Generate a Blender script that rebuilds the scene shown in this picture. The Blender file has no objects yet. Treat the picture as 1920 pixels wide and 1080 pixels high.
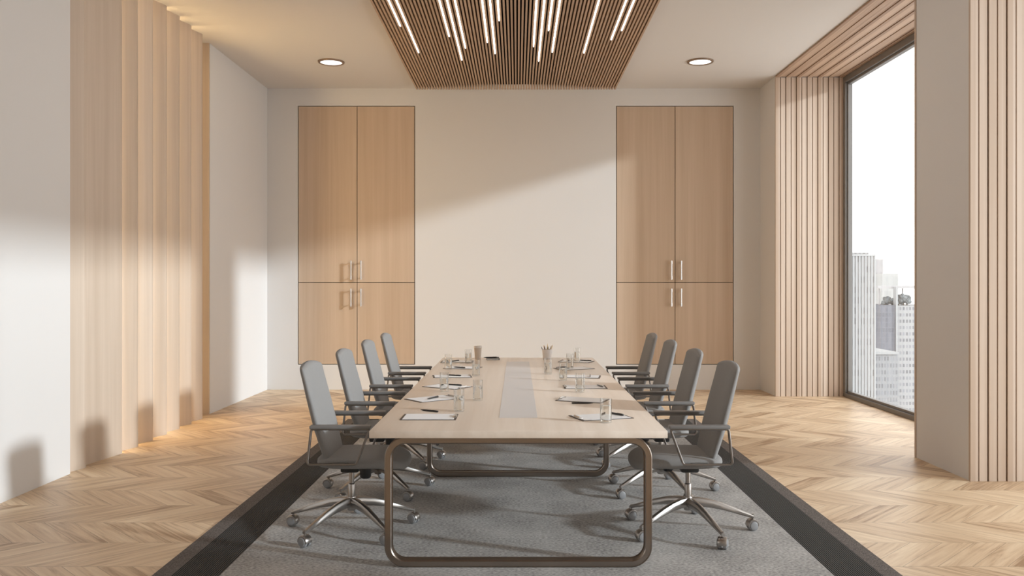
import bpy, bmesh, math, random
from mathutils import Vector, Matrix
random.seed(7)
R = math.radians
PI = math.pi
scene = bpy.context.scene
COL = scene.collection

# ------------------------------------------------------------------ helpers
class MB:
    """collects shapes into one bmesh; build() links it as ONE mesh object"""
    def __init__(s): s.bm = bmesh.new()
    def box(s, x0, x1, y0, y1, z0, z1, bev=0.0, seg=2):
        b = bmesh.new()
        bmesh.ops.create_cube(b, size=1.0)
        for v in b.verts:
            v.co = Vector(((x0+x1)/2 + v.co.x*(x1-x0), (y0+y1)/2 + v.co.y*(y1-y0), (z0+z1)/2 + v.co.z*(z1-z0)))
        if bev > 0:
            bmesh.ops.bevel(b, geom=list(b.edges), offset=bev, segments=seg, affect='EDGES', profile=0.5)
        return s.merge(b)
    def merge(s, b, mat=None):
        if mat is not None: bmesh.ops.transform(b, matrix=mat, verts=b.verts)
        me = bpy.data.meshes.new('tmp'); b.to_mesh(me); b.free()
        s.bm.from_mesh(me); bpy.data.meshes.remove(me)
        return s
    def lathe(s, prof, n=32, mat=None):
        b = bmesh.new(); rings = []
        for (r, z) in prof:
            if r < 1e-6: rings.append([b.verts.new((0, 0, z))])
            else: rings.append([b.verts.new((r*math.cos(2*PI*i/n), r*math.sin(2*PI*i/n), z)) for i in range(n)])
        for a, c in zip(rings, rings[1:]):
            if len(a) == 1 and len(c) == 1: continue
            for i in range(n):
                j = (i+1) % n
                if len(a) == 1: b.faces.new((a[0], c[j], c[i]))
                elif len(c) == 1: b.faces.new((a[i], a[j], c[0]))
                else: b.faces.new((a[i], a[j], c[j], c[i]))
        bmesh.ops.recalc_face_normals(b, faces=b.faces)
        return s.merge(b, mat)
    def loft(s, rings, closed=False, caps=True):
        b = bmesh.new(); vr = [[b.verts.new(p) for p in r] for r in rings]
        n = len(rings[0]); m = len(vr)
        for k in range(m if closed else m-1):
            a, c = vr[k], vr[(k+1) % m]
            for i in range(n):
                j = (i+1) % n
                b.faces.new((a[i], a[j], c[j], c[i]))
        if caps and not closed:
            b.faces.new(list(reversed(vr[0]))); b.faces.new(vr[-1])
        bmesh.ops.recalc_face_normals(b, faces=b.faces)
        return s.merge(b)
    def tube(s, pts, r, n=10):
        """round bar along pts"""
        rings = []
        pts = [Vector(p) for p in pts]
        for k, p in enumerate(pts):
            t = (pts[min(k+1, len(pts)-1)] - pts[max(k-1, 0)]).normalized()
            up = Vector((0, 0, 1)) if abs(t.z) < .95 else Vector((1, 0, 0))
            u = t.cross(up).normalized(); v = t.cross(u).normalized()
            rr = r[k] if isinstance(r, (list, tuple)) else r
            rings.append([p + u*rr*math.cos(2*PI*i/n) + v*rr*math.sin(2*PI*i/n) for i in range(n)])
        return s.loft(rings)
    def loop_xz(s, pts, w, h, bev=.003):
        """closed flat bar loop in the XZ plane: w across in plane, h along Y"""
        n = len(pts); rings = []
        P = [Vector((p[0], 0, p[1])) for p in pts]
        yy = pts[0][2] if len(pts[0]) > 2 else 0
        for k in range(n):
            t = (P[(k+1) % n] - P[k-1]).normalized()
            nrm = Vector((t.z, 0, -t.x))
            q = []
            for (a, c) in ((-1, -1), (1, -1), (1, 1), (-1, 1)):
                for (da, dc) in (((bev, 0), (0, bev)) if a*c > 0 else ((0, bev), (bev, 0))):
                    q.append(P[k] + nrm*(a*(w/2-da)) + Vector((0, yy + c*(h/2-dc), 0)))
            rings.append(q)
        return s.loft(rings, closed=True)
    def build(s, name, mat, parent=None, smooth=True, loc=None):
        me = bpy.data.meshes.new(name); s.bm.to_mesh(me); s.bm.free()
        me.materials.append(mat)
        o = bpy.data.objects.new(name, me); COL.objects.link(o)
        if smooth:
            for p in me.polygons: p.use_smooth = True
            try: me.set_sharp_from_angle(angle=R(35))
            except Exception: pass
        if parent is not None: o.parent = parent
        if loc is not None: o.location = loc
        return o

def tag(o, label, cat, group=None, kind=None):
    o['label'] = label; o['category'] = cat
    if group: o['group'] = group
    if kind: o['kind'] = kind
    return o
def empty(name, label, cat, loc=(0, 0, 0), rz=0.0, group=None):
    o = bpy.data.objects.new(name, None); COL.objects.link(o)
    o.location = loc; o.rotation_euler = (0, 0, rz); o.empty_display_size = .1
    return tag(o, label, cat, group)
def struct(o, label, cat): return tag(o, label, cat, None, 'structure')
def copy_tree(o, parent=None):
    c = o.copy(); COL.objects.link(c)
    if parent is not None: c.parent = parent
    for ch in list(o.children): copy_tree(ch, c)
    return c
def fillet(pts, rad, n=6):
    """round the corners of a closed 2-D polygon"""
    out = []; m = len(pts)
    for k in range(m):
        p = Vector(pts[k]); a = (Vector(pts[k-1]) - p); b = (Vector(pts[(k+1) % m]) - p)
        la, lb = a.length, b.length; a.normalize(); b.normalize()
        r = rad[k] if isinstance(rad, (list, tuple)) else rad
        ang = a.angle(b); d = min(r/math.tan(ang/2), la*.49, lb*.49); r2 = d*math.tan(ang/2)
        c = p + (a+b).normalized()*(r2/math.sin(ang/2))
        s0 = p + a*d - c; s1 = p + b*d - c
        th = s0.angle_signed(s1) * -1
        for i in range(n+1):
            t = th*i/n
            out.append((c.x + s0.x*math.cos(t) - s0.y*math.sin(t), c.y + s0.x*math.sin(t) + s0.y*math.cos(t)))
    return out

# ------------------------------------------------------------------ materials
def new_mat(name):
    m = bpy.data.materials.new(name); m.use_nodes = True
    nt = m.node_tree; b = nt.nodes['Principled BSDF']
    return m, nt, b
def plain(name, col, rough=.5, metal=0.0, spec=.5, noise=0.0, nscale=20.0, bump=0.0):
    m, nt, b = new_mat(name)
    b.inputs['Base Color'].default_value = (*col, 1); b.inputs['Roughness'].default_value = rough
    b.inputs['Metallic'].default_value = metal; b.inputs['Specular IOR Level'].default_value = spec
    if noise or bump:
        tc = nt.nodes.new('ShaderNodeTexCoord'); nz = nt.nodes.new('ShaderNodeTexNoise')
        nz.inputs['Scale'].default_value = nscale; nz.inputs['Detail'].default_value = 4
        nt.links.new(tc.outputs['Object'], nz.inputs['Vector'])
        if noise:
            mx = nt.nodes.new('ShaderNodeMix'); mx.data_type = 'RGBA'
            mx.inputs[6].default_value = (*[c*(1-noise) for c in col], 1); mx.inputs[7].default_value = (*[min(1, c*(1+noise)) for c in col], 1)
            nt.links.new(nz.outputs['Fac'], mx.inputs[0]); nt.links.new(mx.outputs[2], b.inputs['Base Color'])
        if bump:
            bp = nt.nodes.new('ShaderNodeBump'); bp.inputs['Strength'].default_value = bump; bp.inputs['Distance'].default_value = .002
            nt.links.new(nz.outputs['Fac'], bp.inputs['Height']); nt.links.new(bp.outputs['Normal'], b.inputs['Normal'])
    return m
def emit(name, col, strength):
    m = bpy.data.materials.new(name); m.use_nodes = True; nt = m.node_tree
    nt.nodes.remove(nt.nodes['Principled BSDF']); e = nt.nodes.new('ShaderNodeEmission')
    e.inputs[0].default_value = (*col, 1); e.inputs[1].default_value = strength
    nt.links.new(e.outputs[0], nt.nodes['Material Output'].inputs[0]); return m
def math_node(nt, op, a, b=None, c=None):
    n = nt.nodes.new('ShaderNodeMath'); n.operation = op
    for i, v in enumerate((a, b, c)):
        if v is None: continue
        if isinstance(v, (int, float)): n.inputs[i].default_value = v
        else: nt.links.new(v, n.inputs[i])
    return n.outputs[0]
def wood(name, ca, cb, axis='Z', rough=.45, fine=1.0, board=None, tone=0.0):
    """straight-grained veneer; board=(axis letter, pitch) gives every board its own tone"""
    m, nt, b = new_mat(name); L = nt.links
    tc = nt.nodes.new('ShaderNodeTexCoord')
    mp = nt.nodes.new('ShaderNodeMapping'); L.new(tc.outputs['Object'], mp.inputs[0])
    sc = {'X': (.35, 14, 14), 'Y': (14, .35, 14), 'Z': (14, 14, .35)}[axis]
    mp.inputs['Scale'].default_value = [v*fine for v in sc]
    nz = nt.nodes.new('ShaderNodeTexNoise'); nz.inputs['Scale'].default_value = 1.0; nz.inputs['Detail'].default_value = 6
    nz.inputs['Roughness'].default_value = .6; nz.inputs['Distortion'].default_value = .3
    L.new(mp.outputs[0], nz.inputs['Vector'])
    mp2 = nt.nodes.new('ShaderNodeMapping'); L.new(tc.outputs['Object'], mp2.inputs[0])
    mp2.inputs['Scale'].default_value = [v*.22 for v in sc]
    nz2 = nt.nodes.new('ShaderNodeTexNoise'); nz2.inputs['Detail'].default_value = 2; nz2.inputs['Scale'].default_value = 1
    L.new(mp2.outputs[0], nz2.inputs['Vector'])
    f = math_node(nt, 'ADD', math_node(nt, 'MULTIPLY', nz.outputs['Fac'], .55), math_node(nt, 'MULTIPLY', nz2.outputs['Fac'], .45))
    oi = nt.nodes.new('ShaderNodeObjectInfo')
    f = math_node(nt, 'ADD', f, math_node(nt, 'MULTIPLY', math_node(nt, 'SUBTRACT', oi.outputs['Random'], .5), .12))
    if board:
        sp = nt.nodes.new('ShaderNodeSeparateXYZ'); L.new(tc.outputs['Object'], sp.inputs[0])
        idx = math_node(nt, 'FLOOR', math_node(nt, 'DIVIDE', sp.outputs[board[0]], board[1]))
        wn = nt.nodes.new('ShaderNodeTexWhiteNoise'); wn.noise_dimensions = '1D'; L.new(idx, wn.inputs['W'])
        par = math_node(nt, 'PINGPONG', idx, 1.0)
        tone_v = math_node(nt, 'ADD', math_node(nt, 'MULTIPLY', wn.outputs['Value'], .6), math_node(nt, 'MULTIPLY', par, .4))
        f = math_node(nt, 'ADD', f, math_node(nt, 'MULTIPLY', math_node(nt, 'SUBTRACT', tone_v, .5), tone))
    cr = nt.nodes.new('ShaderNodeValToRGB'); cr.color_ramp.elements[0].position = .3; cr.color_ramp.elements[1].position = .7
    cr.color_ramp.elements[0].color = (*ca, 1); cr.color_ramp.elements[1].color = (*cb, 1)
    L.new(f, cr.inputs[0]); L.new(cr.outputs[0], b.inputs['Base Color'])
    b.inputs['Roughness'].default_value = rough; b.inputs['Specular IOR Level'].default_value = .4
    return m
def chevron_floor():
    m, nt, b = new_mat('chevron_oak'); L = nt.links
    tc = nt.nodes.new('ShaderNodeTexCoord'); sp = nt.nodes.new('ShaderNodeSeparateXYZ'); L.new(tc.outputs['Object'], sp.inputs[0])
    X, Y = sp.outputs[0], sp.outputs[1]
    W, P, Y0 = .427, .19, 7.19-20*.427
    yr = math_node(nt, 'SUBTRACT', Y, Y0)
    row = math_node(nt, 'FLOOR', math_node(nt, 'DIVIDE', yr, W))
    v = math_node(nt, 'PINGPONG', yr, W)
    u = math_node(nt, 'SUBTRACT', X, v)          # constant along a plank
    ud = math_node(nt, 'DIVIDE', u, P)
    pid = math_node(nt, 'FLOOR', ud); fr = math_node(nt, 'FRACT', ud)
    cv = nt.nodes.new('ShaderNodeCombineXYZ'); L.new(pid, cv.inputs[0]); L.new(row, cv.inputs[1])
    wn = nt.nodes.new('ShaderNodeTexWhiteNoise'); wn.noise_dimensions = '2D'; L.new(cv.outputs[0], wn.inputs['Vector'])
    # grain
    gv = nt.nodes.new('ShaderNodeCombineXYZ')
    L.new(math_node(nt, 'MULTIPLY', u, 16.0), gv.inputs[0])
    L.new(math_node(nt, 'ADD', math_node(nt, 'MULTIPLY', v, 2.2), math_node(nt, 'MULTIPLY', wn.outputs['Value'], 37.0)), gv.inputs[1])
    L.new(math_node(nt, 'MULTIPLY', row, 3.7), gv.inputs[2])
    nz = nt.nodes.new('ShaderNodeTexNoise'); nz.inputs['Scale'].default_value = 1.0; nz.inputs['Detail'].default_value = 5
    nz.inputs['Roughness'].default_value = .6; nz.inputs['Distortion'].default_value = .9
    L.new(gv.outputs[0], nz.inputs['Vector'])
    f = math_node(nt, 'ADD', math_node(nt, 'MULTIPLY', nz.outputs['Fac'], 1.05), math_node(nt, 'MULTIPLY', wn.outputs['Value'], .30))
    cr = nt.nodes.new('ShaderNodeValToRGB'); e = cr.color_ramp.elements
    e[0].position = .38; e[0].color = (.36, .22, .12, 1)
    e[1].position = .92; e[1].color = (.80, .635, .445, 1)
    k = e.new(.62); k.color = (.65, .475, .31, 1)
    L.new(f, cr.inputs[0])
    # seams between planks and between rows
    ed = math_node(nt, 'MINIMUM', fr, math_node(nt, 'SUBTRACT', 1.0, fr))
    ev = math_node(nt, 'MINIMUM', v, math_node(nt, 'SUBTRACT', W, v))
    s1 = math_node(nt, 'LESS_THAN', ed, .012); s2 = math_node(nt, 'LESS_THAN', ev, .0015)
    sm = math_node(nt, 'MULTIPLY', math_node(nt, 'MAXIMUM', s1, s2), .55)
    mx = nt.nodes.new('ShaderNodeMix'); mx.data_type = 'RGBA'; L.new(sm, mx.inputs[0])
    L.new(cr.outputs[0], mx.inputs[6]); mx.inputs[7].default_value = (.13, .075, .04, 1)
    L.new(mx.outputs[2], b.inputs['Base Color'])
    b.inputs['Roughness'].default_value = .42; b.inputs['Specular IOR Level'].default_value = .45
    return m
def fabric(name, col, scale=600., amt=.25, rough=.95, bump=.3, sheen=.0):
    m, nt, b = new_mat(name); L = nt.links
    tc = nt.nodes.new('ShaderNodeTexCoord')
    nz = nt.nodes.new('ShaderNodeTexNoise'); nz.inputs['Scale'].default_value = scale; nz.inputs['Detail'].default_value = 3
    L.new(tc.outputs['Object'], nz.inputs['Vector'])
    cr = nt.nodes.new('ShaderNodeValToRGB'); cr.color_ramp.elements[0].position = .32; cr.color_ramp.elements[1].position = .68
    cr.color_ramp.elements[0].color = (*[c*(1-amt) for c in col], 1); cr.color_ramp.elements[1].color = (*[c*(1+amt) for c in col], 1)
    L.new(nz.outputs['Fac'], cr.inputs[0]); L.new(cr.outputs[0], b.inputs['Base Color'])
    b.inputs['Roughness'].default_value = rough; b.inputs['Specular IOR Level'].default_value = .15
    bp = nt.nodes.new('ShaderNodeBump'); bp.inputs['Strength'].default_value = bump; bp.inputs['Distance'].default_value = .002
    L.new(nz.outputs['Fac'], bp.inputs['Height']); L.new(bp.outputs['Normal'], b.inputs['Normal'])
    b.inputs['Sheen Weight'].default_value = sheen
    return m
def rug_field_mat():
    m, nt, b = new_mat('rug_loop_pile'); L = nt.links
    tc = nt.nodes.new('ShaderNodeTexCoord')
    mp = nt.nodes.new('ShaderNodeMapping'); mp.inputs['Scale'].default_value = (55, 95, 1); L.new(tc.outputs['Object'], mp.inputs[0])
    nz = nt.nodes.new('ShaderNodeTexNoise'); nz.inputs['Scale'].default_value = 1; nz.inputs['Detail'].default_value = 4; L.new(mp.outputs[0], nz.inputs['Vector'])
    nb = nt.nodes.new('ShaderNodeTexNoise'); nb.inputs['Scale'].default_value = 3.; nb.inputs['Detail'].default_value = 3; L.new(tc.outputs['Object'], nb.inputs['Vector'])
    sp = nt.nodes.new('ShaderNodeSeparateXYZ'); L.new(tc.outputs['Object'], sp.inputs[0])
    rows = math_node(nt, 'SINE', math_node(nt, 'MULTIPLY', sp.outputs[1], 2*PI/.028))
    f = math_node(nt, 'ADD', math_node(nt, 'ADD', math_node(nt, 'MULTIPLY', nz.outputs['Fac'], .7), math_node(nt, 'MULTIPLY', nb.outputs['Fac'], .3)), math_node(nt, 'MULTIPLY', rows, .018))
    cr = nt.nodes.new('ShaderNodeValToRGB'); cr.color_ramp.elements[0].position = .33; cr.color_ramp.elements[1].position = .62
    cr.color_ramp.elements[0].color = (.20, .194, .188, 1); cr.color_ramp.elements[1].color = (.54, .528, .515, 1)
    L.new(f, cr.inputs[0]); L.new(cr.outputs[0], b.inputs['Base Color'])
    b.inputs['Roughness'].default_value = 1; b.inputs['Specular IOR Level'].default_value = .1
    bp = nt.nodes.new('ShaderNodeBump'); bp.inputs['Strength'].default_value = .6; bp.inputs['Distance'].default_value = .004
    L.new(f, bp.inputs['Height']); L.new(bp.outputs['Normal'], b.inputs['Normal'])
    return m
def rug_band_mat():
    m, nt, b = new_mat('rug_ribbed_band'); L = nt.links
    tc = nt.nodes.new('ShaderNodeTexCoord'); sp = nt.nodes.new('ShaderNodeSeparateXYZ'); L.new(tc.outputs['Object'], sp.inputs[0])
    w = math_node(nt, 'SINE', math_node(nt, 'MULTIPLY', sp.outputs[0], 2*PI/.0125))
    f = math_node(nt, 'ADD', math_node(nt, 'MULTIPLY', w, .5), .5)
    cr = nt.nodes.new('ShaderNodeValToRGB'); cr.color_ramp.elements[0].position = .25; cr.color_ramp.elements[1].position = .85
    cr.color_ramp.elements[0].color = (.008, .007, .007, 1); cr.color_ramp.elements[1].color = (.11, .106, .10, 1)
    L.new(f, cr.inputs[0]); L.new(cr.outputs[0], b.inputs['Base Color'])
    b.inputs['Roughness'].default_value = .9; b.inputs['Specular IOR Level'].default_value = .2
    bp = nt.nodes.new('ShaderNodeBump'); bp.inputs['Strength'].default_value = .7; bp.inputs['Distance'].default_value = .004
    L.new(f, bp.inputs['Height']); L.new(bp.outputs['Normal'], b.inputs['Normal'])
    return m
def facade(name, wallc, glassc, px, pz, fx, fz, amt=.3):
    """window grid: pitch px, pz; fx, fz the window share"""
    m, nt, b = new_mat(name); L = nt.links
    tc = nt.nodes.new('ShaderNodeTexCoord'); sp = nt.nodes.new('ShaderNodeSeparateXYZ'); L.new(tc.outputs['Object'], sp.inputs[0])
    h = math_node(nt, 'ADD', sp.outputs[0], sp.outputs[1])
    ux = math_node(nt, 'DIVIDE', h, px); uz = math_node(nt, 'DIVIDE', sp.outputs[2], pz)
    wx = math_node(nt, 'LESS_THAN', math_node(nt, 'FRACT', ux), fx); wz = math_node(nt, 'LESS_THAN', math_node(nt, 'FRACT', uz), fz)
    win = math_node(nt, 'MULTIPLY', wx, wz)
    cv = nt.nodes.new('ShaderNodeCombineXYZ'); L.new(math_node(nt, 'FLOOR', ux), cv.inputs[0]); L.new(math_node(nt, 'FLOOR', uz), cv.inputs[1])
    wn = nt.nodes.new('ShaderNodeTexWhiteNoise'); wn.noise_dimensions = '2D'; L.new(cv.outputs[0], wn.inputs['Vector'])
    g = nt.nodes.new('ShaderNodeMix'); g.data_type = 'RGBA'; L.new(wn.outputs['Value'], g.inputs[0])
    g.inputs[6].default_value = (*[c*(1-amt) for c in glassc], 1); g.inputs[7].default_value = (*[min(1, c*(1+amt)) for c in glassc], 1)
    mx = nt.nodes.new('ShaderNodeMix'); mx.data_type = 'RGBA'; L.new(win, mx.inputs[0])
    mx.inputs[6].default_value = (*wallc, 1); L.new(g.outputs[2], mx.inputs[7])
    L.new(mx.outputs[2], b.inputs['Base Color']); b.inputs['Roughness'].default_value = .8; b.inputs['Specular IOR Level'].default_value = .1
    return m
def thin_glass(name, tint=(1, 1, 1), base=.03, edge=.6, rough=0.0):
    m = bpy.data.materials.new(name); m.use_nodes = True; nt = m.node_tree; L = nt.links
    nt.nodes.remove(nt.nodes['Principled BSDF'])
    t = nt.nodes.new('ShaderNodeBsdfTransparent'); t.inputs[0].default_value = (*tint, 1)
    g = nt.nodes.new('ShaderNodeBsdfGlossy'); g.inputs['Roughness'].default_value = rough
    lw = nt.nodes.new('ShaderNodeLayerWeight'); lw.inputs[0].default_value = .25
    fac = math_node(nt, 'ADD', math_node(nt, 'MULTIPLY', lw.outputs['Facing'], edge), base)
    mx = nt.nodes.new('ShaderNodeMixShader'); L.new(fac, mx.inputs[0]); L.new(t.outputs[0], mx.inputs[1]); L.new(g.outputs[0], mx.inputs[2])
    L.new(mx.outputs[0], nt.nodes['Material Output'].inputs[0]); return m

WALL = plain('white_wall_paint', (.69, .67, .655), .85, spec=.2)
CEIL = plain('white_ceiling_paint', (.68, .65, .625), .9, spec=.2)
FLOOR = chevron_floor()
FIN = wood('fin_ash_veneer', (.50, .395, .305), (.64, .53, .435), 'Z', .5)
CAB = wood('cabinet_ash_veneer', (.47, .345, .245), (.60, .465, .355), 'Z', .5)
BOARDS = wood('reveal_ash_boards', (.50, .38, .29), (.66, .55, .46), 'Z', .5, board=(0, .0725), tone=.5)
SOFFIT = wood('soffit_ash_boards', (.36, .235, .16), (.60, .44, .33), 'Y', .5, board=(0, .0725), tone=.9)
SLAT = wood('ceiling_slat_ash', (.40, .265, .175), (.56, .40, .28), 'Y', .55)
TABLE = wood('table_ash_veneer', (.66, .545, .445), (.84, .74, .645), 'Y', .30, fine=.9)
GAP = plain('dark_gap', (.035, .02, .012), .8)
GROOVE = plain('board_groove', (.16, .09, .05), .8)
BLACKFELT = plain('black_felt', (.012, .010, .009), .95, spec=.1)
FRAME = plain('dark_window_aluminium', (.20, .19, .182), .45, .3)
STEEL = plain('brushed_steel', (.33, .285, .25), .30, 1.0)
CHROME = plain('polished_chrome', (.42, .395, .375), .30, 1.0)
ARM = plain('grey_arm_metal', (.30, .28, .265), .32, .85)
PADM = plain('grey_arm_pad', (.19, .183, .178), .5)
CHAIRF = fabric('grey_chair_fabric', (.265, .258, .253), 700., .16, .95, .25, .05)
RUG = rug_field_mat(); BAND = rug_band_mat()
BORDER = fabric('rug_border', (.15, .131, .121), 160., .5, 1.0, .5)
BLACKP = plain('black_plastic', (.022, .022, .022), .4)
WHEELCAP = plain('grey_wheel_plastic', (.27, .27, .275), .45)
PAPER = plain('white_paper', (.84, .84, .85), .7, spec=.2)
BOARDM = plain('brown_board', (.075, .055, .042), .5)
PENM = plain('black_pen', (.02, .018, .018), .28)
PENGREY = plain('grey_pen', (.22, .22, .225), .3, .6)
SILVER = plain('silver_clip', (.62, .60, .58), .22, 1.0)
NICKEL = plain('satin_nickel', (.80, .78, .76), .25, 1.0)
INLAY = plain('light_grey_inlay', (.62, .60, .60), .35, .0)
CUPM = plain('beige_paper_cup', (.58, .50, .43), .7)
LIDM = plain('pale_cup_lid', (.66, .62, .58), .4)
POT = plain('white_ceramic', (.74, .71, .70), .4)
NOTEB = plain('black_notebook_cover', (.018, .016, .016), .5)
GLASS = thin_glass('clear_drinking_glass', (.985, .985, .98), .03, .55)
WINGLASS = thin_glass('window_glass', (.97, .98, .98), .02, .25)
PENCILS = [plain('pencil_black', (.03, .028, .025), .4), plain('pencil_yellow', (.62, .45, .16), .4), plain('pencil_brown', (.30, .17, .08), .45), plain('pencil_grey', (.2, .19, .17), .4)]
PWOOD = plain('pencil_wood', (.66, .47, .30), .6)
LEDM = emit('led_strip_glow', (1, .95, .88), 9.5)
DLM = emit('downlight_glow', (1, .97, .93), 1.6)
WARMLED = emit('warm_led_glow', (1, .74, .38), 19.0)
WARMDIM = emit('dim_warm_led_glow', (1, .74, .38), 7.0)
DLRING = plain('bronze_ring', (.28, .20, .145), .4, .5)
def water_mat():
    m = bpy.data.materials.new('water'); m.use_nodes = True; nt = m.node_tree
    nt.nodes.remove(nt.nodes['Principled BSDF']); g = nt.nodes.new('ShaderNodeBsdfGlass'); g.inputs['IOR'].default_value = 1.33
    g.inputs['Roughness'].default_value = 0.0; g.inputs[0].default_value = (.98, .985, .98, 1)
    nt.links.new(g.outputs[0], nt.nodes['Material Output'].inputs[0]); return m
WATER = water_mat()

# ------------------------------------------------------------------ room shell
ZC = 4.365; YF = 12.365; YB = -2.5; XL = -3.61; XR = 3.52; XW = 4.42
o = MB().box(-4.0, 4.75, YB-.2, YF+.2, -.25, 0).build('floor', FLOOR, smooth=False); struct(o, 'chevron parquet floor of warm oak planks', 'floor')
o = MB().box(-4.0, 4.75, YB-.2, YF+.2, ZC, ZC+.2).build('ceiling', CEIL, smooth=False); struct(o, 'plain white ceiling around the slatted wood panel', 'ceiling')
m = MB(); CX = ((-3.176, -1.488), (1.437, 3.130)); CZ0, CZ1 = .367, 4.107
xs = [-4.0, CX[0][0]-.006, CX[0][1]+.006, CX[1][0]-.006, CX[1][1]+.006, 4.75]
for a, b_ in ((0, 1), (2, 3), (4, 5)): m.box(xs[a], xs[b_], YF, YF+.2, 0, ZC)
for (x0, x1) in CX:
    m.box(x0-.006, x1+.006, YF, YF+.2, 0, CZ0-.006); m.box(x0-.006, x1+.006, YF, YF+.2, CZ1+.006, ZC)
    m.box(x0-.006, x1+.006, YF+.10, YF+.2, CZ0-.006, CZ1+.006)
struct(m.build('wall_back', WALL, smooth=False), 'white end wall behind the table with two built-in wood cabinets', 'wall')
struct(MB().box(-4.0, 4.75, YB-.2, YB, 0, ZC).build('wall_front', WALL, smooth=False), 'white wall closing the near end of the room', 'wall')
struct(MB().box(-4.0, XL, YB, 6.888, 0, ZC).build('wall_left', WALL, smooth=False), 'white left wall in front of the wood fins', 'wall')
struct(MB().box(-4.0, -3.72, 6.888, 10.06, 0, ZC).build('wall_left_recess', FIN, smooth=False), 'wood backing panel behind the left wall fins', 'wall')
struct(MB().box(-4.0, -3.624, 10.06, YF, 0, ZC).build('wall_left_end', WALL, smooth=False), 'white left wall section beyond the wood fins', 'wall')
# wood fins, saw-tooth in plan
ends = [6.80, 7.123, 7.719, 8.045, 8.375, 8.706, 9.036, 9.362, 9.689]
for k in range(8):
    y0, y1 = ends[k], ends[k+1]
    poly = [(-3.72, y0+.001), (-3.665, y0+.001), (-3.575, y1-.03), (-3.575, y1), (-3.72, y1)]
    if k == 0: poly = [(-3.72, 6.889), (-3.665, 6.889), (-3.60, y1-.03), (-3.60, y1), (-3.72, y1)]
    m = MB(); m.loft([[Vector((x, y, 0)) for x, y in poly], [Vector((x, y, ZC)) for x, y in poly]])
    struct(m.build('trim_%d' % (k+1), FIN, smooth=False), ['first wood wall fin, tucked behind the white wall edge', 'second and widest wood wall fin from the front', 'third wood wall fin from the front', 'fourth wood wall fin from the front', 'fifth wood wall fin from the front', 'sixth wood wall fin from the front', 'seventh wood wall fin from the front', 'last wood wall fin, nearest the end wall'][k], 'wall fin')
    if k >= 1:
        s = MB().box(-3.655, -3.635, y1, y1+.010, .03, ZC-.03).build('light_strip', WARMLED if k < 7 else WARMDIM, smooth=False)
        tag(s, ['', 'warm light strip hidden behind the widest wood fin', 'warm light strip behind the third wood fin', 'warm light strip behind the fourth wood fin', 'warm light strip behind the fifth wood fin', 'warm light strip behind the sixth wood fin', 'warm light strip behind the seventh wood fin', 'warm light strip behind the last wood fin'][k], 'light', 'warm light strips behind the wall fins')

struct(MB().box(-3.72, -3.626, 10.035, 10.06, 0, ZC).build('trim_14', FIN, smooth=False), 'narrow wood edge closing the recess after the last fin', 'wall trim')
# right wall: piers and windows
def pier(name, y0, y1, label): return struct(MB().box(XR, 4.528, y0, y1, 0, ZC).build(name, WALL, smooth=False), label, 'wall')
pier('wall_right', 11.63, YF, 'white right wall corner beside the right cabinet')
pier('wall_right_pier', 6.616+.025, 7.55-.025, 'white wall pier between the two right windows')
pier('wall_right_near', 1.405, 2.275, 'white wall pier at the near end of the right windows')
pier('wall_right_corner', YB, -2.42-.025, 'white wall end at the near right corner')
T = [9]
def reveal(y, sgn, label):
    """boards facing sgn*Y on a window reveal at y (face plane)"""
    m = MB(); g = MB()
    yb = y - sgn*.025
    p = .0725
    for i in range(13):
        x0 = XR-.008 + i*p; x1 = x0 + p - .011
        f = y - (sgn*.004 if i % 2 else 0)
        m.box(x0, x1, min(f, yb), max(f, yb), 0, ZC-.022, .0015, 1)
    root = m.build('trim_%d' % T[0], BOARDS, smooth=False); T[0] += 1
    g.box(XR, XR+13*p, min(yb, yb+sgn*.004), max(yb, yb+sgn*.004), 0, ZC-.022).build('groove_backing', GROOVE, root, smooth=False)
    struct(root, label, 'window reveal')
reveal(11.605, -1, 'pale vertical boards lining the far side of the right window')
reveal(7.55, 1, 'vertical boards on the hidden far side of the middle pier')
reveal(6.616, -1, 'pale vertical boards lining the near pier at the right edge')
reveal(2.3, 1, 'vertical boards on the far side of the nearest pier')
def soffit(y0, y1, label):
    m = MB(); g = MB(); p = .0725
    for i in range(13):
        x0 = XR-.008 + i*p
        dz = .006 if i % 2 else 0
        m.box(x0, x0+p-.008, y0, y1, ZC-.022+dz, ZC-.002, .001, 1)
    root = m.build('trim_%d' % T[0], SOFFIT, smooth=False); T[0] += 1
    g.box(XR, XR+13*p, y0, y1, ZC-.006, ZC-.001).build('groove_backing', GROOVE, root, smooth=False)
    struct(root, label, 'window soffit')
soffit(7.55, 11.605, 'striped wood soffit above the far right window')
soffit(2.3, 6.616, 'striped wood soffit above the near right window')
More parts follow.
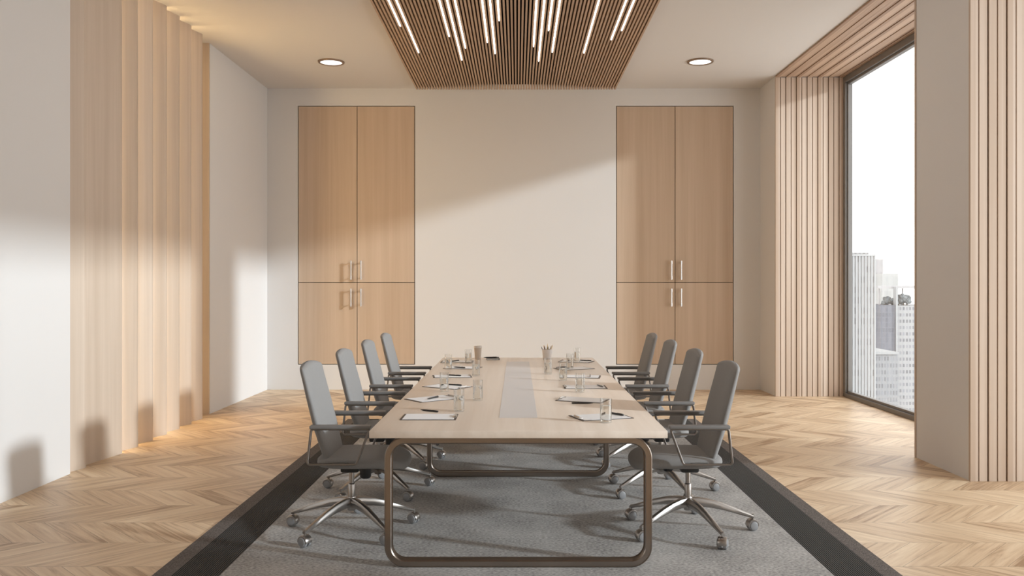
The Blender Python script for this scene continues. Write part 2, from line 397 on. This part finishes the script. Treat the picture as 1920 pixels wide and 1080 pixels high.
def window(n, y0, y1, label):
    x0, x1 = XW+.01, XW+.11; zt = ZC-.024; w = .07
    root = bpy.data.objects.new('window_%d' % n, None); COL.objects.link(root); root.location = (XW, (y0+y1)/2, 0)
    struct(root, label, 'window')
    def fr(m, nm, mat): 
        ob = m.build(nm, mat, root, smooth=False); ob.location = -root.location; return ob
    m = MB()
    m.box(x0, x1, y0, y1, 0, .055, .004, 1).box(x0, x1, y0, y1, zt-.085, zt, .004, 1)
    m.box(x0, x1, y0, y0+w, .055, zt-.085, .004, 1).box(x0, x1, y1-w, y1, .055, zt-.085, .004, 1)
    m.box(x0+.03, x1-.01, y0+w, y1-w, .055, .085, .003, 1).box(x0+.03, x1-.01, y0+w, y1-w, zt-.115, zt-.085, .003, 1)
    m.box(x0+.03, x1-.01, y0+w, y0+w+.025, .085, zt-.115, .003, 1).box(x0+.03, x1-.01, y1-w-.025, y1-w, .085, zt-.115, .003, 1)
    fr(m, 'window_frame', FRAME)
    fr(MB().box(x0+.055, x0+.061, y0+w+.02, y1-w-.02, .08, zt-.11), 'pane', WINGLASS)
window(1, 7.552, 11.603, 'tall dark framed window looking onto the city towers')
window(2, 2.302, 6.614, 'tall dark framed window at the near right side')
window(3, -2.42, 1.38, 'tall dark framed window at the near end of the room')

# ------------------------------------------------------------------ cabinets
def cabinet(x0, x1, xm, hx, lab, side):
    root = empty('wall_cabinet', lab, 'cabinet', ((x0+x1)/2, YF, CZ0), 0, 'tall built-in wall cabinets')
    zs = 1.553
    def P(m, nm, mat, par=root, sm=False):
        ob = m.build(nm, mat, par, smooth=sm); ob.location = -Vector(root.location); return ob
    P(MB().box(x0, x1, YF+.022, YF+.095, CZ0, CZ1), 'body', GAP)
    g = .0045
    for (a, b_) in ((x0+g, xm-g), (xm+g, x1-g)):
        for (c, d) in ((CZ0+g, zs-.003), (zs+.003, CZ1-g)):
            dd = P(MB().box(a, b_, YF+.004, YF+.021, c, d, .001, 1), 'door', CAB)
            hh = hx[0] if a < xm-.1 else hx[1]
            z0, z1 = (1.205, 1.465) if c < 1 else (1.59, 1.868)
            m = MB(); yb = YF-.058
            m.tube([(hh, yb, z0), (hh, yb, z1)], .011, 10)
            for zz in (z0+.03, z1-.03):
                m.tube([(hh, YF+.006, zz), (hh, yb-.004, zz)], .009, 8)
                m.tube([(hh, yb, zz-.02), (hh, yb, zz+.02)], .014, 10)
            h = m.build('handle', NICKEL, dd)
    return root
cabinet(CX[0][0], CX[0][1], -2.322, (-2.40, -2.257), 'tall wooden built-in cabinet in the end wall, behind the left chairs', 0)
cabinet(CX[1][0], CX[1][1], 2.287, (2.225, 2.365), 'tall wooden built-in cabinet in the end wall, behind the right chairs', 1)

# ------------------------------------------------------------------ ceiling panel and lights
PX0, PX1, PY0, PY1, PZ = -1.431, 1.390, 1.5, 12.09, 4.285
root = empty('slatted_ceiling_panel', 'slatted wood panel with dark gaps hung under the ceiling above the table', 'ceiling panel', (0, 6.8, PZ))
NS = 75; pitch = (PX1-PX0-.021)/(NS-1)
m = MB()
for i in range(NS):
    x = PX0 + i*pitch
    m.box(x, x+.0205, PY0, PY1, PZ, PZ+.072)
ob = m.build('slats', SLAT, root, smooth=False); ob.location = -Vector(root.location)
ob = MB().box(PX0, PX1, PY0, PY1, PZ+.072, ZC-.001).build('backing', BLACKFELT, root, smooth=False); ob.location = -Vector(root.location)
leds = [(751, 49), (785.4, 98.5), (841, 68.6), (864.9, 112.7), (871.2, 90.3), (911.7, 79.8), (926.2, 100.6), (933.2, 38.7), (1003.3, 87.3), (1012.3, 114.5), (1030.8, 57.4), (1037.7, 97.9), (1096, 99.4), (1146.5, 74.6), (1166.1, 57.4)]
words = ['first', 'second', 'third', 'fourth', 'fifth', 'sixth', 'seventh', 'eighth', 'ninth', 'tenth', 'eleventh', 'twelfth', 'thirteenth', 'fourteenth', 'fifteenth']
led_x = []
for i, (px, py) in enumerate(leds):
    d = 1600*(PZ-1.534)/(532-py); x = (px-970)*d/1600
    k = round((x-PX0-.022-(pitch-.022)/2)/pitch); xc = PX0 + k*pitch + .022 + (pitch-.022)/2
    ln = [3.6, 5.2, 4.4, 6.0, 5.0, 4.0, 5.6, 3.4, 5.0, 6.2, 3.8, 5.4, 5.2, 4.2, 3.8][i]
    ob = MB().box(xc-.005, xc+.005, d-ln, d, PZ-.004, ZC).build('linear_ceiling_light', LEDM, smooth=False)
    tag(ob, 'glowing white light line in the slatted ceiling, %s from the left' % words[i], 'light', 'light lines in the slatted ceiling')
for (x, y, lab) in ((-2.372, 10.876, 'round recessed downlight in the ceiling left of the slatted panel'), (2.326, 10.85, 'round recessed downlight in the ceiling right of the slatted panel')):
    r = empty('recessed_ceiling_light', lab, 'downlight', (x, y, ZC), 0, 'round ceiling downlights')
    MB().lathe([(.135, -.002), (.138, -.018), (.150, -.022), (.165, -.016), (.168, -.001)], 48).build('rim', DLRING, r)
    MB().lathe([(0, -.010), (.137, -.010), (.137, -.002), (0, -.002)], 48).build('diffuser', DLM, r)

# ------------------------------------------------------------------ rug
RT = .008
rug = empty('area_rug', 'large grey rug with black ribbed bands under the table and chairs', 'rug', (.05, 6.8, 0))
xs = [-1.912, -1.811, -1.556, 1.657, 1.911, 2.014]
for (a, b_, nm, mt) in ((0, 1, 'border', BORDER), (1, 2, 'ribbed_band', BAND), (2, 3, 'pile', RUG), (3, 4, 'ribbed_band', BAND), (4, 5, 'border', BORDER)):
    ob = MB().box(xs[a], xs[b_], 3.97, 9.63, .0003, RT).build(nm, mt, rug, smooth=False); ob.location = -Vector(rug.location)

# ------------------------------------------------------------------ table
TX0, TX1, TY0, TY1, TZ = -.790, .801, 4.545, 9.064, .750
tb = empty('conference_table', 'long pale wood conference table with rounded steel frame legs', 'table', (.0055, 6.80, 0))
def TP(m, nm, mat, sm=True, par=None):
    ob = m.build(nm, mat, par or tb, smooth=sm); ob.location = -Vector(tb.location); return ob
TP(MB().box(TX0, TX1, TY0, TY1, TZ-.040, TZ, .004, 2), 'tabletop', TABLE)
TP(MB().box(-.107, .118, 4.99, 8.59, TZ-.004, TZ+.0012, .0005, 1), 'cable_flap', INLAY, False)
for yc in (4.585+.035, 6.743+.035, 8.955):
    pts = fillet([(-.696, RT+.019), (.7065, RT+.019), (.7065, .71-.019), (-.696, .71-.019)], .095, 10)
    m = MB(); m.loop_xz([(p[0], p[1]) for p in pts], .038, .07, .005)
    b2 = m.bm; bmesh.ops.translate(b2, verts=b2.verts, vec=(0, yc, 0))
    TP(m, 'leg_frame', STEEL)
for x in (-.45, .46):
    TP(MB().box(x-.02, x+.02, 4.66, 8.93, .675, .709), 'rail', STEEL, False)

# ------------------------------------------------------------------ office chair (faces +X)
def superpad(a, b, c, e1, e2, nu=56, nv=20):
    rings = []
    def sp(v, e): return math.copysign(abs(v)**e, v)
    bm = bmesh.new(); rows = []
    for j in range(nv+1):
        ph = -PI/2 + PI*j/nv
        if j in (0, nv): rows.append([bm.verts.new((0, 0, c*sp(math.sin(ph), e1)))]); continue
        rows.append([bm.verts.new((a*sp(math.cos(ph), e1)*sp(math.cos(2*PI*i/nu), e2), b*sp(math.cos(ph), e1)*sp(math.sin(2*PI*i/nu), e2), c*sp(math.sin(ph), e1))) for i in range(nu)])
    for p, q in zip(rows, rows[1:]):
        for i in range(nu):
            k = (i+1) % nu
            if len(p) == 1: bm.faces.new((p[0], q[k], q[i]))
            elif len(q) == 1: bm.faces.new((p[i], p[k], q[0]))
            else: bm.faces.new((p[i], p[k], q[k], q[i]))
    bmesh.ops.recalc_face_normals(bm, faces=bm.faces)
    return bm
def back_mesh():
    """upholstered back: rounded-rectangle sections stacked from seat to top"""
    rings = []
    ts = [0, .004, .012, .025, .05] + [.05+.91*i/22 for i in range(1, 23)] + [.96+.04*math.sin(PI/2*i/9) for i in range(1, 10)]
    for t in ts:
        z = .435 + t*(1.048-.435)
        hw = .204 + .030*min(1, t/.35)                      # narrower at the bottom
        th = .028 + .006*math.sin(PI*min(1, t*1.15))
        xc = -.105 - .165*t - .006*math.sin(PI*t*1.0)
        n = 56; ring = []
        # dome the top: shrink the last sections
        k = 1.0
        if t > .96:
            q = (t-.96)/.04; k = math.sqrt(max(0.0, 1-q*q*.98))
        if t < .05:
            q = (.05-t)/.05; k = math.sqrt(max(0.0, 1-q*q*.9))
        for i in range(n):
            a = 2*PI*i/n; ca, sa = math.cos(a), math.sin(a)
            yy = hw*math.copysign(abs(sa)**.5, sa)*(1-(1-k)*.05)
            xx = th*math.copysign(abs(ca)**.85, ca)*k
            zz = z - (.030*(yy/hw)**2 * max(0, (t-.6)/.4))
            rings_x = xc + xx + .022*(yy/hw)**2*(.4+.6*t)      # sides wrap slightly forward
            ring.append(Vector((rings_x, yy, zz)))
        rings.append(ring)
    return rings
def chair_leg_mesh():
    rings = []
    prof = [(.018, .205, .058, .046), (.07, .203, .056, .044), (.14, .190, .050, .042), (.21, .169, .042, .038), (.28, .142, .034, .034), (.34, .118, .027, .030), (.385, .100, .021, .026), (.405, .092, .018, .022)]
    for (r, zt, h, w) in prof:
        ring = []
        for (a, c) in ((-.5, -.75), (-.5, -.3), (-.34, -.06), (-.1, 0), (.1, 0), (.34, -.06), (.5, -.3), (.5, -.75), (.3, -1), (-.3, -1)):
            ring.append(Vector((r, a*w, zt + c*h)))
        rings.append(ring)
    return rings
def caster_hood():
    m = MB(); rings = []
    n = 14
    for (y, r) in ((-.027, .026), (-.026, .0335), (-.022, .036), (.022, .036), (.026, .0335), (.027, .026)):
        ring = []
        for i in range(n+1):
            a = R(-12) + R(204)*i/n
            ring.append(Vector((r*math.cos(a), y, .034 + r*math.sin(a))))
        for i in range(n, -1, -1):
            a = R(-12) + R(204)*i/n
            ring.append(Vector(((r-.003)*math.cos(a), y*.94, .034 + (r-.003)*math.sin(a))))
        rings.append(ring)
    m.loft(rings)
    m.tube([(0.004, 0, .066), (0.004, 0, .098)], .007, 10)
    return m
def wheel_mb(s):
    m = MB()
    mat = Matrix.Translation((0, s*.0155, .0325)) @ Matrix.Rotation(-s*PI/2, 4, 'X')
    m.lathe([(0, -.008), (.030, -.008), (.0325, -.005), (.0325, .005), (.030, .0095), (.026, .011), (.024, .0145), (.018, .0165), (0, .0172)], 28, mat)
    return m
def make_chair():
    r = empty('office_chair', 'x', 'chair', (0, 0, 0), 0, 'grey office chairs along the table')
    b = superpad(.275, .245, .042, .55, .42)
    for v in b.verts:
        x, y = v.co.x, v.co.y
        f = max(0, x/.275)
        v.co.y *= 1 - .10*f*f
        v.co.x *= 1 - .04*(y/.245)**2
        v.co.z += -.030*max(0, (f-.45)/.55)**2 + .006*(abs(y)/.245)**2
    bmesh.ops.translate(b, verts=b.verts, vec=(.088, 0, .452))
    m = MB(); m.merge(b); m.build('seat', CHAIRF, r)
    m = MB(); m.loft(back_mesh()); m.build('backrest', CHAIRF, r)
    for s in (-1, 1):
        pts = fillet([(-.205, .464), (.083, .464), (.160, .672), (-.182, .672)], [.018, .022, .012, .014], 5)
        m = MB(); m.loop_xz([(p[0], p[1], s*.281) for p in pts], .013, .022, .004)
        m.box(-.07, .03, min(s*.281, s*.2), max(s*.281, s*.2), .459, .468, .003, 1)
        af = m.build('arm_frame', ARM, r)
        m = MB(); m.box(-.188, .168, s*.281-.027, s*.281+.027, .675, .696, .006, 3)
        m.build('arm_pad', PADM, af)
    m = MB(); m.box(-.052, .058, -.09, .09, .372, .425, .012, 2).box(.06, .135, -.05, .05, .385, .43, .012, 2)
    mech = m.build('tilt_mechanism', BLACKP, r)
    mt = Matrix.Translation((.105, -.10, .385))
    m = MB(); m.lathe([(0, -.042), (.026, -.040), (.033, -.03), (.035, .02), (.028, .028), (0, .03)], 20, mt)
    m.tube([(.105, -.06, .40), (.105, -.11, .40)], .008); m.build('tension_knob', BLACKP, mech)
    m = MB(); m.lathe([(0, .19), (.0205, .19), (.0215, .205), (.0215, .285), (.019, .290), (.0155, .292), (.0155, .372), (0, .372)], 28)
    m.build('gas_column', CHROME, r)
    m = MB(); m.lathe([(0, .125), (.024, .125), (.028, .135), (.030, .195), (.026, .209), (.022, .210), (0, .210)], 28)
    m.build('base_hub', CHROME, r)
    legmb = MB(); legmb.loft(chair_leg_mesh())
    leg0 = legmb.build('base_leg', CHROME, r)
    cas0 = caster_hood().build('caster', CHROME, r)
    w0 = wheel_mb(1).build('wheel', WHEELCAP, cas0); w1 = wheel_mb(-1).build('wheel', WHEELCAP, cas0)
    legs = [leg0]; cas = [cas0]
    for k in range(4):
        l = leg0.copy(); COL.objects.link(l); l.parent = r; legs.append(l)
        c = copy_tree(cas0, r); cas.append(c)
    return r
CASTYAW = {-1: [20, -35, 12, 30, -15], 1: [165, 85, 150, 35, 170]}
def pose_base(r, phase, yaws, base_rot):
    """turn the five base legs and casters; phase in world degrees"""
    legs = [c for c in r.children if c.name.startswith('base_leg')]
    cas = [c for c in r.children if c.name.startswith('caster')]
    for k in range(5):
        a = R(phase + 72*k) - base_rot
        legs[k].rotation_euler = (0, 0, a)
        cas[k].location = (.398*math.cos(a), .398*math.sin(a), 0)
        cas[k].rotation_euler = (0, 0, R(yaws[k]) - base_rot)
side_word = {-1: 'left', 1: 'right'}
pos_word = ['nearest the front end', 'second from the front end', 'third from the front end', 'farthest back']
proto = make_chair(); used = False
for side in (-1, 1):
    for k in range(4):
        c = proto if not used else copy_tree(proto)
        used = True
        x = -1.028 if side < 0 else 1.058
        rz = 0 if side < 0 else PI
        c.location = (x, 5.29 + 1.006*k, RT); c.rotation_euler = (0, 0, rz)
        c['label'] = 'grey upholstered swivel chair on the %s side of the table, %s' % (side_word[side], pos_word[k])
        pose_base(c, 23 if side < 0 else 0, ([-25, 15, -10, -30, -20] if side < 0 else [10, 0, 20, 15, 70]), rz)

# ------------------------------------------------------------------ things on the table
def drinking_glass_proto():
    r = empty('drinking_glass', 'x', 'glass', (0, 0, 0), 0, 'water glasses on the table')
    R0, H = .0335, .137
    MB().lathe([(0, 0), (R0-.002, 0), (R0, .002), (R0, H-.001), (R0-.0008, H), (R0-.0018, H-.001), (R0-.0018, .010), (R0-.006, .009), (0, .009)], 40).build('vessel', GLASS, r)
    MB().lathe([(0, .0092), (R0-.0065, .0092), (R0-.0019, .0104), (R0-.0019, .095), (0, .095)], 40).build('water', WATER, r)
    return r
gl = [(-.3586, 5.24, 'left side, nearest the front edge'), (-.2655, 5.74, 'left side, second from the front, by the inlay'),
      (-.533, 6.22, 'left side, third from the front by the tilted clipboard'), (-.35, 7.24, 'left side, fourth from the front, right of a clipboard'),
      (-.632, 7.82, 'left side, fifth from the front, near the table edge'), (-.4837, 8.41, 'left side, farthest back before the beige cup'),
      (.50, 4.82, 'right side, nearest the front, before a tilted clipboard'), (.453, 6.17, 'right side, second from the front, before a straight clipboard'),
      (.370, 6.91, 'right side, third from the front'), (.266, 7.40, 'right side, in front of the pencil cup'),
      (.483, 7.85, 'right side, fifth from the front, standing on a clipboard'), (.5965, 8.544, 'right side, farthest back, standing on a clipboard')]
gp = drinking_glass_proto()
def clipboard_proto():
    r = empty('clipboard', 'x', 'clipboard', (0, 0, 0), 0, 'clipboards at the seats')
    MB().box(-.165, .160, -.107, .107, 0, .003, .001, 1).build('board', BOARDM, r, smooth=False)
    MB().box(-.150, .146, -.101, .101, .003, .0045).build('paper', PAPER, r, smooth=False)
    m = MB(); m.box(.136, .158, -.05, .05, .003, .009, .002, 2); m.tube([(.150, -.04, .012), (.150, .04, .012)], .0045, 8)
    m.build('clip', SILVER, r)
    return r
cb = [(-.513, 5.01, 0, 'left side, straight and nearest the front edge, pen lying behind it'),
      (-.574, 5.806, 38, 'left side, turned with a pen on it, second from the front'),
      (-.53, 6.486, -34, 'left side, turned the other way, third from the front'),
      (-.55, 7.22, 8, 'left side, nearly straight, fourth from the front'),
      (-.505, 7.95, -12, 'left side, fifth from the front'),
      (-.60, 8.56, 0, 'left side, farthest back'),
      (.489, 5.015, 198.9, 'right side, tilted and nearest the front edge, behind a glass'),
      (.440, 5.75, 158, 'right side, tilted, with a pen in front of it'),
      (.510, 6.467, 180, 'right side, straight, grey pen on it, third from front'),
      (.535, 7.187, 172, 'right side, fourth from the front, a pen across its end'),
      (.52, 7.88, 205, 'right side, fifth from the front among glasses'),
      (.59, 8.58, 160, 'right side, farthest back with a black pen on it')]
def pen_proto(name, mat):
    r = empty(name, 'x', 'pen', (0, 0, 0), 0, 'pens on the table')
    m = MB(); pr = [(0, -.072), (.0015, -.070), (.0032, -.058), (.0050, -.045), (.0056, 0), (.0056, .045), (.0050, .066), (.0035, .070), (0, .071)]
    m.lathe(pr, 16, Matrix.Translation((0, 0, .0057)) @ Matrix.Rotation(PI/2, 4, 'Y')); m.build('barrel', mat, r)
    m = MB(); m.box(.025, .066, -.0017, .0017, .0118, .0132, .0005, 1).box(.060, .067, -.002, .002, .009, .0132); m.build('clip', SILVER, r, smooth=False)
    return r
def seg(x0, y0, x1, y1): return ((x0+x1)/2, (y0+y1)/2, math.degrees(math.atan2(y1-y0, x1-x0)))
ZP = TZ+.0046
pens = [(*seg(-.599, 5.275, -.4816, 5.194), TZ, 0, 'black pen lying on the table behind the front left clipboard'),
        (*seg(-.61, 5.72, -.537, 5.87), ZP, 0, 'black pen on the second left clipboard'),
        (*seg(-.545, 6.575, -.426, 6.508), ZP, 0, 'black pen on the third left clipboard'),
        (*seg(-.60, 7.25, -.475, 7.19), ZP, 0, 'black pen on the fourth left clipboard'),
        (*seg(-.60, 7.95, -.475, 7.86), ZP, 0, 'black pen on the fifth left clipboard'),
        (*seg(-.655, 8.53, -.605, 8.60), ZP, 0, 'black pen on the farthest left clipboard'),
        (*seg(.545, 5.14, .625, 5.03), ZP, 0, 'black pen on the front right clipboard, behind the glass'),
        (*seg(.495, 5.572, .355, 5.572), TZ, 0, 'black pen with silver end on the table before the second right clipboard'),
        (*seg(.612, 6.53, .640, 6.42), ZP, 1, 'grey pen lying lengthwise on the third right clipboard'),
        (*seg(.605, 7.10, .618, 7.24), ZP, 1, 'dark grey pen lying across the fourth right clipboard'),
        (*seg(.37, 7.90, .47, 7.945), ZP, 0, 'black pen on the fifth right clipboard among the glasses'),
        (*seg(.63, 8.65, .74, 8.58), ZP, 0, 'black pen on the farthest right clipboard')]
first = True
for (x, y, lab) in gl:
    g = gp if first else copy_tree(gp); first = False
    g.location = (x, y, TZ+.0006+(.0042 if 'standing on' in lab else 0)); g['label'] = 'clear water glass on the table, ' + lab
cp = clipboard_proto(); first = True
for (x, y, a, lab) in cb:
    g = cp if first else copy_tree(cp); first = False
    g.location = (x, y, TZ+.0002); g.rotation_euler = (0, 0, R(a)); g['label'] = 'clipboard with white paper, ' + lab
# the fifth right glass stands on the table beside its clipboard
pp = [pen_proto('pen', PENM), pen_proto('pen', PENGREY)]; usedp = [False, False]
for (x, y, a, z, kind, lab) in pens:
    g = copy_tree(pp[kind]) if usedp[kind] else pp[kind]; usedp[kind] = True
    g.location = (x, y, z); g.rotation_euler = (0, 0, R(a)); g['label'] = lab
# takeaway cup
c = empty('paper_cup', 'beige takeaway paper cup with a pale lid near the far end of the table', 'cup', (-.41, 8.865, TZ+.0003))
MB().lathe([(0, .003), (.0285, .003), (.029, 0), (.030, 0), (.0395, .121), (.037, .121), (0, .121)], 36).build('body', CUPM, c)
MB().lathe([(.0385, .118), (.0425, .119), (.0425, .126), (.040, .128), (.0385, .138), (.036, .138), (.034, .134), (0, .134)], 36).build('lid', LIDM, c)
# pencil cup and pencils
c = empty('pencil_cup', 'white pencil cup at the far end of the table beside the grey inlay', 'pencil cup', (.309, 8.87, TZ+.0003))
MB().lathe([(0, 0), (.040, 0), (.043, .003), (.052, .104), (.050, .104), (.041, .008), (0, .008)], 36).build('body', POT, c)
pl = [(-.030, .005, -.062, .135, 0, 'black pencil leaning left in the white cup'), (-.018, -.004, -.036, .150, 2, 'brown pencil second from left in the white cup'), (-.012, .014, -.028, .146, 3, 'grey pencil behind the brown one in the white cup'),
      (.002, -.010, .004, .165, 1, 'yellow pencil standing tallest in the middle of the white cup'), (.010, .012, .012, .135, 0, 'short black pencil right of the yellow one in the white cup'), (.018, -.006, .044, .147, 2, 'brown pencil leaning right in the white cup'), (.024, .010, .060, .152, 1, 'yellow pencil leaning farthest right in the white cup')]
for (bx, by, tx, tz, mi, lab) in pl:
    r = empty('pencil', lab, 'pencil', (.309+bx*.6, 8.87+by, TZ+.012), 0, 'pencils in the white cup')
    d = Vector((tx-bx*.6, by*.3, tz-.012)); L_ = d.length
    rot = d.to_track_quat('Z', 'Y'); r.rotation_mode = 'QUATERNION'; r.rotation_quaternion = rot
    MB().lathe([(0, 0), (.0037, 0), (.0037, L_-.018), (0, L_-.018)], 6).build('shaft', PENCILS[mi], r, smooth=False)
    MB().lathe([(.0037, L_-.018), (.0008, L_-.002), (0, L_)], 6).build('tip', PWOOD if mi != 0 else PENCILS[0], r, smooth=False)
# notebook with a pen on it
c = empty('notebook', 'black covered notebook lying at the far end of the table', 'notebook', (-.255, 8.86, TZ+.0003), R(4))
MB().box(-.062, .058, -.085, .085, .0022, .0145).build('pages', PAPER, c, smooth=False)
m = MB(); m.box(-.066, .066, -.09, .09, 0, .002, .0008, 1).box(-.066, .066, -.09, .09, .0148, .017, .0008, 1).box(.060, .066, -.09, .09, .0005, .0165, .002, 1)
m.build('cover', NOTEB, c)
g = copy_tree(pp[0]); g.location = (-.28, 8.82, TZ+.0176); g.rotation_euler = (0, 0, R(12)); g['label'] = 'black pen resting on the closed black notebook'

# ------------------------------------------------------------------ city outside, distance haze put into the facade colours
def block(name, label, x0, x1, y0, y1, z1, mat, z0=-70, extra=None, cat='building'):
    r = empty(name, label, cat, ((x0+x1)/2, (y0+y1)/2, z0))
    ob = MB().box(x0, x1, y0, y1, z0, z1).build('walls', mat, r, smooth=False); ob.location = -Vector(r.location)
    if extra:
        for (nm, mb, mt) in extra:
            e = mb.build(nm, mt, r, smooth=False); e.location = -Vector(r.location)
    return r
def W(px, D): return (px-970)*D/1600
def Z(py, D): return 1.534+(532-py)*D/1600
WHITEC = plain('hazed_white_concrete', (.40, .41, .42), .8, spec=.1)  # paler colour stands in for haze in the air
PALEC = plain('hazy_concrete', (.44, .435, .445), .8, spec=.1)
D = 140
ribs = MB(); x0, x1 = W(1560, D), W(1640, D); n = 14
for i in range(n+1):
    x = x0 + (x1-x0)*i/n
    ribs.box(x-.11, x+.11, D-.15, D, -70, Z(480, D))
ribs.box(x0-.1, x1+.1, D-.2, D, Z(480, D), Z(477, D))
par = MB().box(x0+.6, x1-.6, D+1, D+12, Z(478, D), Z(473, D))
block('white_tower', 'tall white office tower with thin vertical ribs seen through the window', x0, x1, D, D+16, Z(478, D), facade('tower_glass_lines', (.37, .375, .38), (.32, .325, .33), .571, 1.7, .9, .6, .25), extra=[('ribs', ribs, WHITEC), ('roof_parapet', par, facade('parapet', (.4, .4, .4), (.28, .28, .29), .7, .5, .5, .6))])
D = 330
block('pale_tower', 'hazy pale tower standing behind the white ribbed tower', W(1636, D), W(1656, D), D, D+20, Z(486, D), facade('hazed_grid', (.41, .40, .41), (.38, .375, .385), 2., 4., .6, .5, .1))  # wall and window colours drawn close together to imitate haze
D = 300
block('glass_block', 'pale glass topped block rising behind the rooftop garden', W(1654, D), W(1684, D), D, D+20, Z(513, D), facade('hazed_glass_grid', (.43, .435, .435), (.40, .41, .41), 3., 5., .8, .8, .05))  # haze is painted in as pale, nearly equal facade colours
D = 175
cx0, cx1 = W(1654, D), W(1685, D)
gar = [('cladding', MB().box(W(1679, D), W(1682.4, D), D-.3, D+1, -70, Z(538, D)), WHITEC),
       ]
block('dark_glass_tower', 'dark grey glass tower with planted roof terrace', W(1651, D), W(1682.4, D), D, D+14, Z(572, D), facade('hazed_dark_glass_grid', (.205, .215, .245), (.18, .19, .22), .62, 1.05, .75, .8, .12), extra=gar)  # low window contrast in the colours carries the haze
rc = empty('roof_canopy', 'white flat canopy on slim columns above the roof terrace trees', 'canopy', (W(1690, D), D+6, Z(572, D)))
for nm, mb in (('canopy_slab', MB().box(W(1650, D), W(1740, D), D+1, D+10, Z(541, D), Z(536, D))), ('column', MB().box(W(1700, D), W(1702, D), D+2, D+2.3, Z(573, D), Z(541, D))), ('column', MB().box(W(1656, D), W(1657.5, D), D+2, D+2.3, Z(572, D), Z(541, D)))):
    e = mb.build(nm, PALEC, rc, smooth=False); e.location = -Vector(rc.location)
D = 175.5
block('white_office_block', 'white office block with rows of windows beside the dark tower', W(1683, D), W(1760, D), D, D+15, Z(573, D), facade('office_grid', (.39, .395, .405), (.26, .27, .29), .66, 1.3, .6, .5, .25))
D = 150
block('low_glass_block', 'low grey block with a white roof slab below the dark tower', W(1641, D), W(1683, D), D, D+14, Z(663, D), facade('low_grid', (.32, .33, .345), (.25, .26, .28), .5, 1.2, .6, .6, .2), extra=[('roof_slab', MB().box(W(1640, D), W(1684, D), D-.4, D+14, Z(664, D), Z(660, D)), WHITEC)])
# roof terrace trees
LEAF = plain('hazed_leaves', (.20, .22, .23), .9, noise=.3, nscale=2.)  # leaf colour greyed to imitate haze over the trees
BARK = plain('bark', (.2, .17, .14), .9)
D = 177
for i, (px, py, rr) in enumerate(((1659, 565, .9), (1667, 563, 1.0), (1675, 565, .9), (1687, 563, 1.1), (1694, 560, 1.2), (1703, 561, 1.2))):
    x, zc = W(px, D), Z(py, D); zb = Z(572.5, D)
    r = empty('roof_tree', 'haze-greyed tree on the roof terrace, %s from the left' % words[i], 'tree', (x, D + (i % 2)*.6, zb), 0, 'trees on the roof terrace')
    bm = bmesh.new(); rnd = random.Random(i)
    for q in range(14):
        b = bmesh.new(); bmesh.ops.create_icosphere(b, subdivisions=3, radius=rr*rnd.uniform(.3, .5))
        for v in b.verts: v.co *= 1+rnd.uniform(-.16, .16)
        off = Vector((rnd.uniform(-.55, .55)*rr, rnd.uniform(-.5, .5)*rr, (zc-zb) + rnd.uniform(-.45, .4)*rr))
        bmesh.ops.translate(b, verts=b.verts, vec=off); me = bpy.data.meshes.new('t'); b.to_mesh(me); b.free(); bm.from_mesh(me); bpy.data.meshes.remove(me)
    m = MB(); m.bm = bm; m.build('crown', LEAF, r)
    MB().tube([(0, 0, 0), (0, 0, zc-zb)], .12, 6).build('trunk', BARK, r)
o = MB().box(-50, 400, 40, 600, -72, -70).build('street_ground', plain('pale_street', (.6, .6, .6), .9)); struct(o, 'hazy pale street level far below the towers', 'ground')

# ------------------------------------------------------------------ light
wd = bpy.data.worlds.new('World'); scene.world = wd; wd.use_nodes = True
bg = wd.node_tree.nodes['Background']; bg.inputs[0].default_value = (1, .975, .95, 1); bg.inputs[1].default_value = 2.4
sun = bpy.data.lights.new('sun', 'SUN'); sun.energy = 2.95; sun.angle = R(3.2); sun.color = (.87, .945, 1)
so = bpy.data.objects.new('sun', sun); COL.objects.link(so)
so.rotation_euler = Vector((-1, .412, -.296)).to_track_quat('-Z', 'Y').to_euler()
for (y0, y1) in ((7.552, 11.603), (2.302, 6.614), (-2.42, 1.38)):
    a = bpy.data.lights.new('window_portal', 'AREA'); a.shape = 'RECTANGLE'; a.size = ZC-.1; a.size_y = y1-y0
    a.cycles.is_portal = True
    ao = bpy.data.objects.new('window_portal', a); COL.objects.link(ao)
    ao.location = (4.56, (y0+y1)/2, ZC/2); ao.rotation_euler = (0, R(90), 0)

# ------------------------------------------------------------------ camera
cam = bpy.data.cameras.new('camera'); cam.sensor_width = 36; cam.lens = 30.0
cam.shift_x = -10/1920; cam.shift_y = -8/1920; cam.clip_end = 1000; cam.clip_start = .05
co = bpy.data.objects.new('camera', cam); COL.objects.link(co)
co.location = (0, 0, 1.534); co.rotation_euler = (PI/2, 0, 0)
scene.camera = co
vs = scene.view_settings
vs.view_transform = 'Standard'; vs.look = 'None'; vs.gamma = 1.0; vs.use_curve_mapping = False; vs.exposure = 0.04
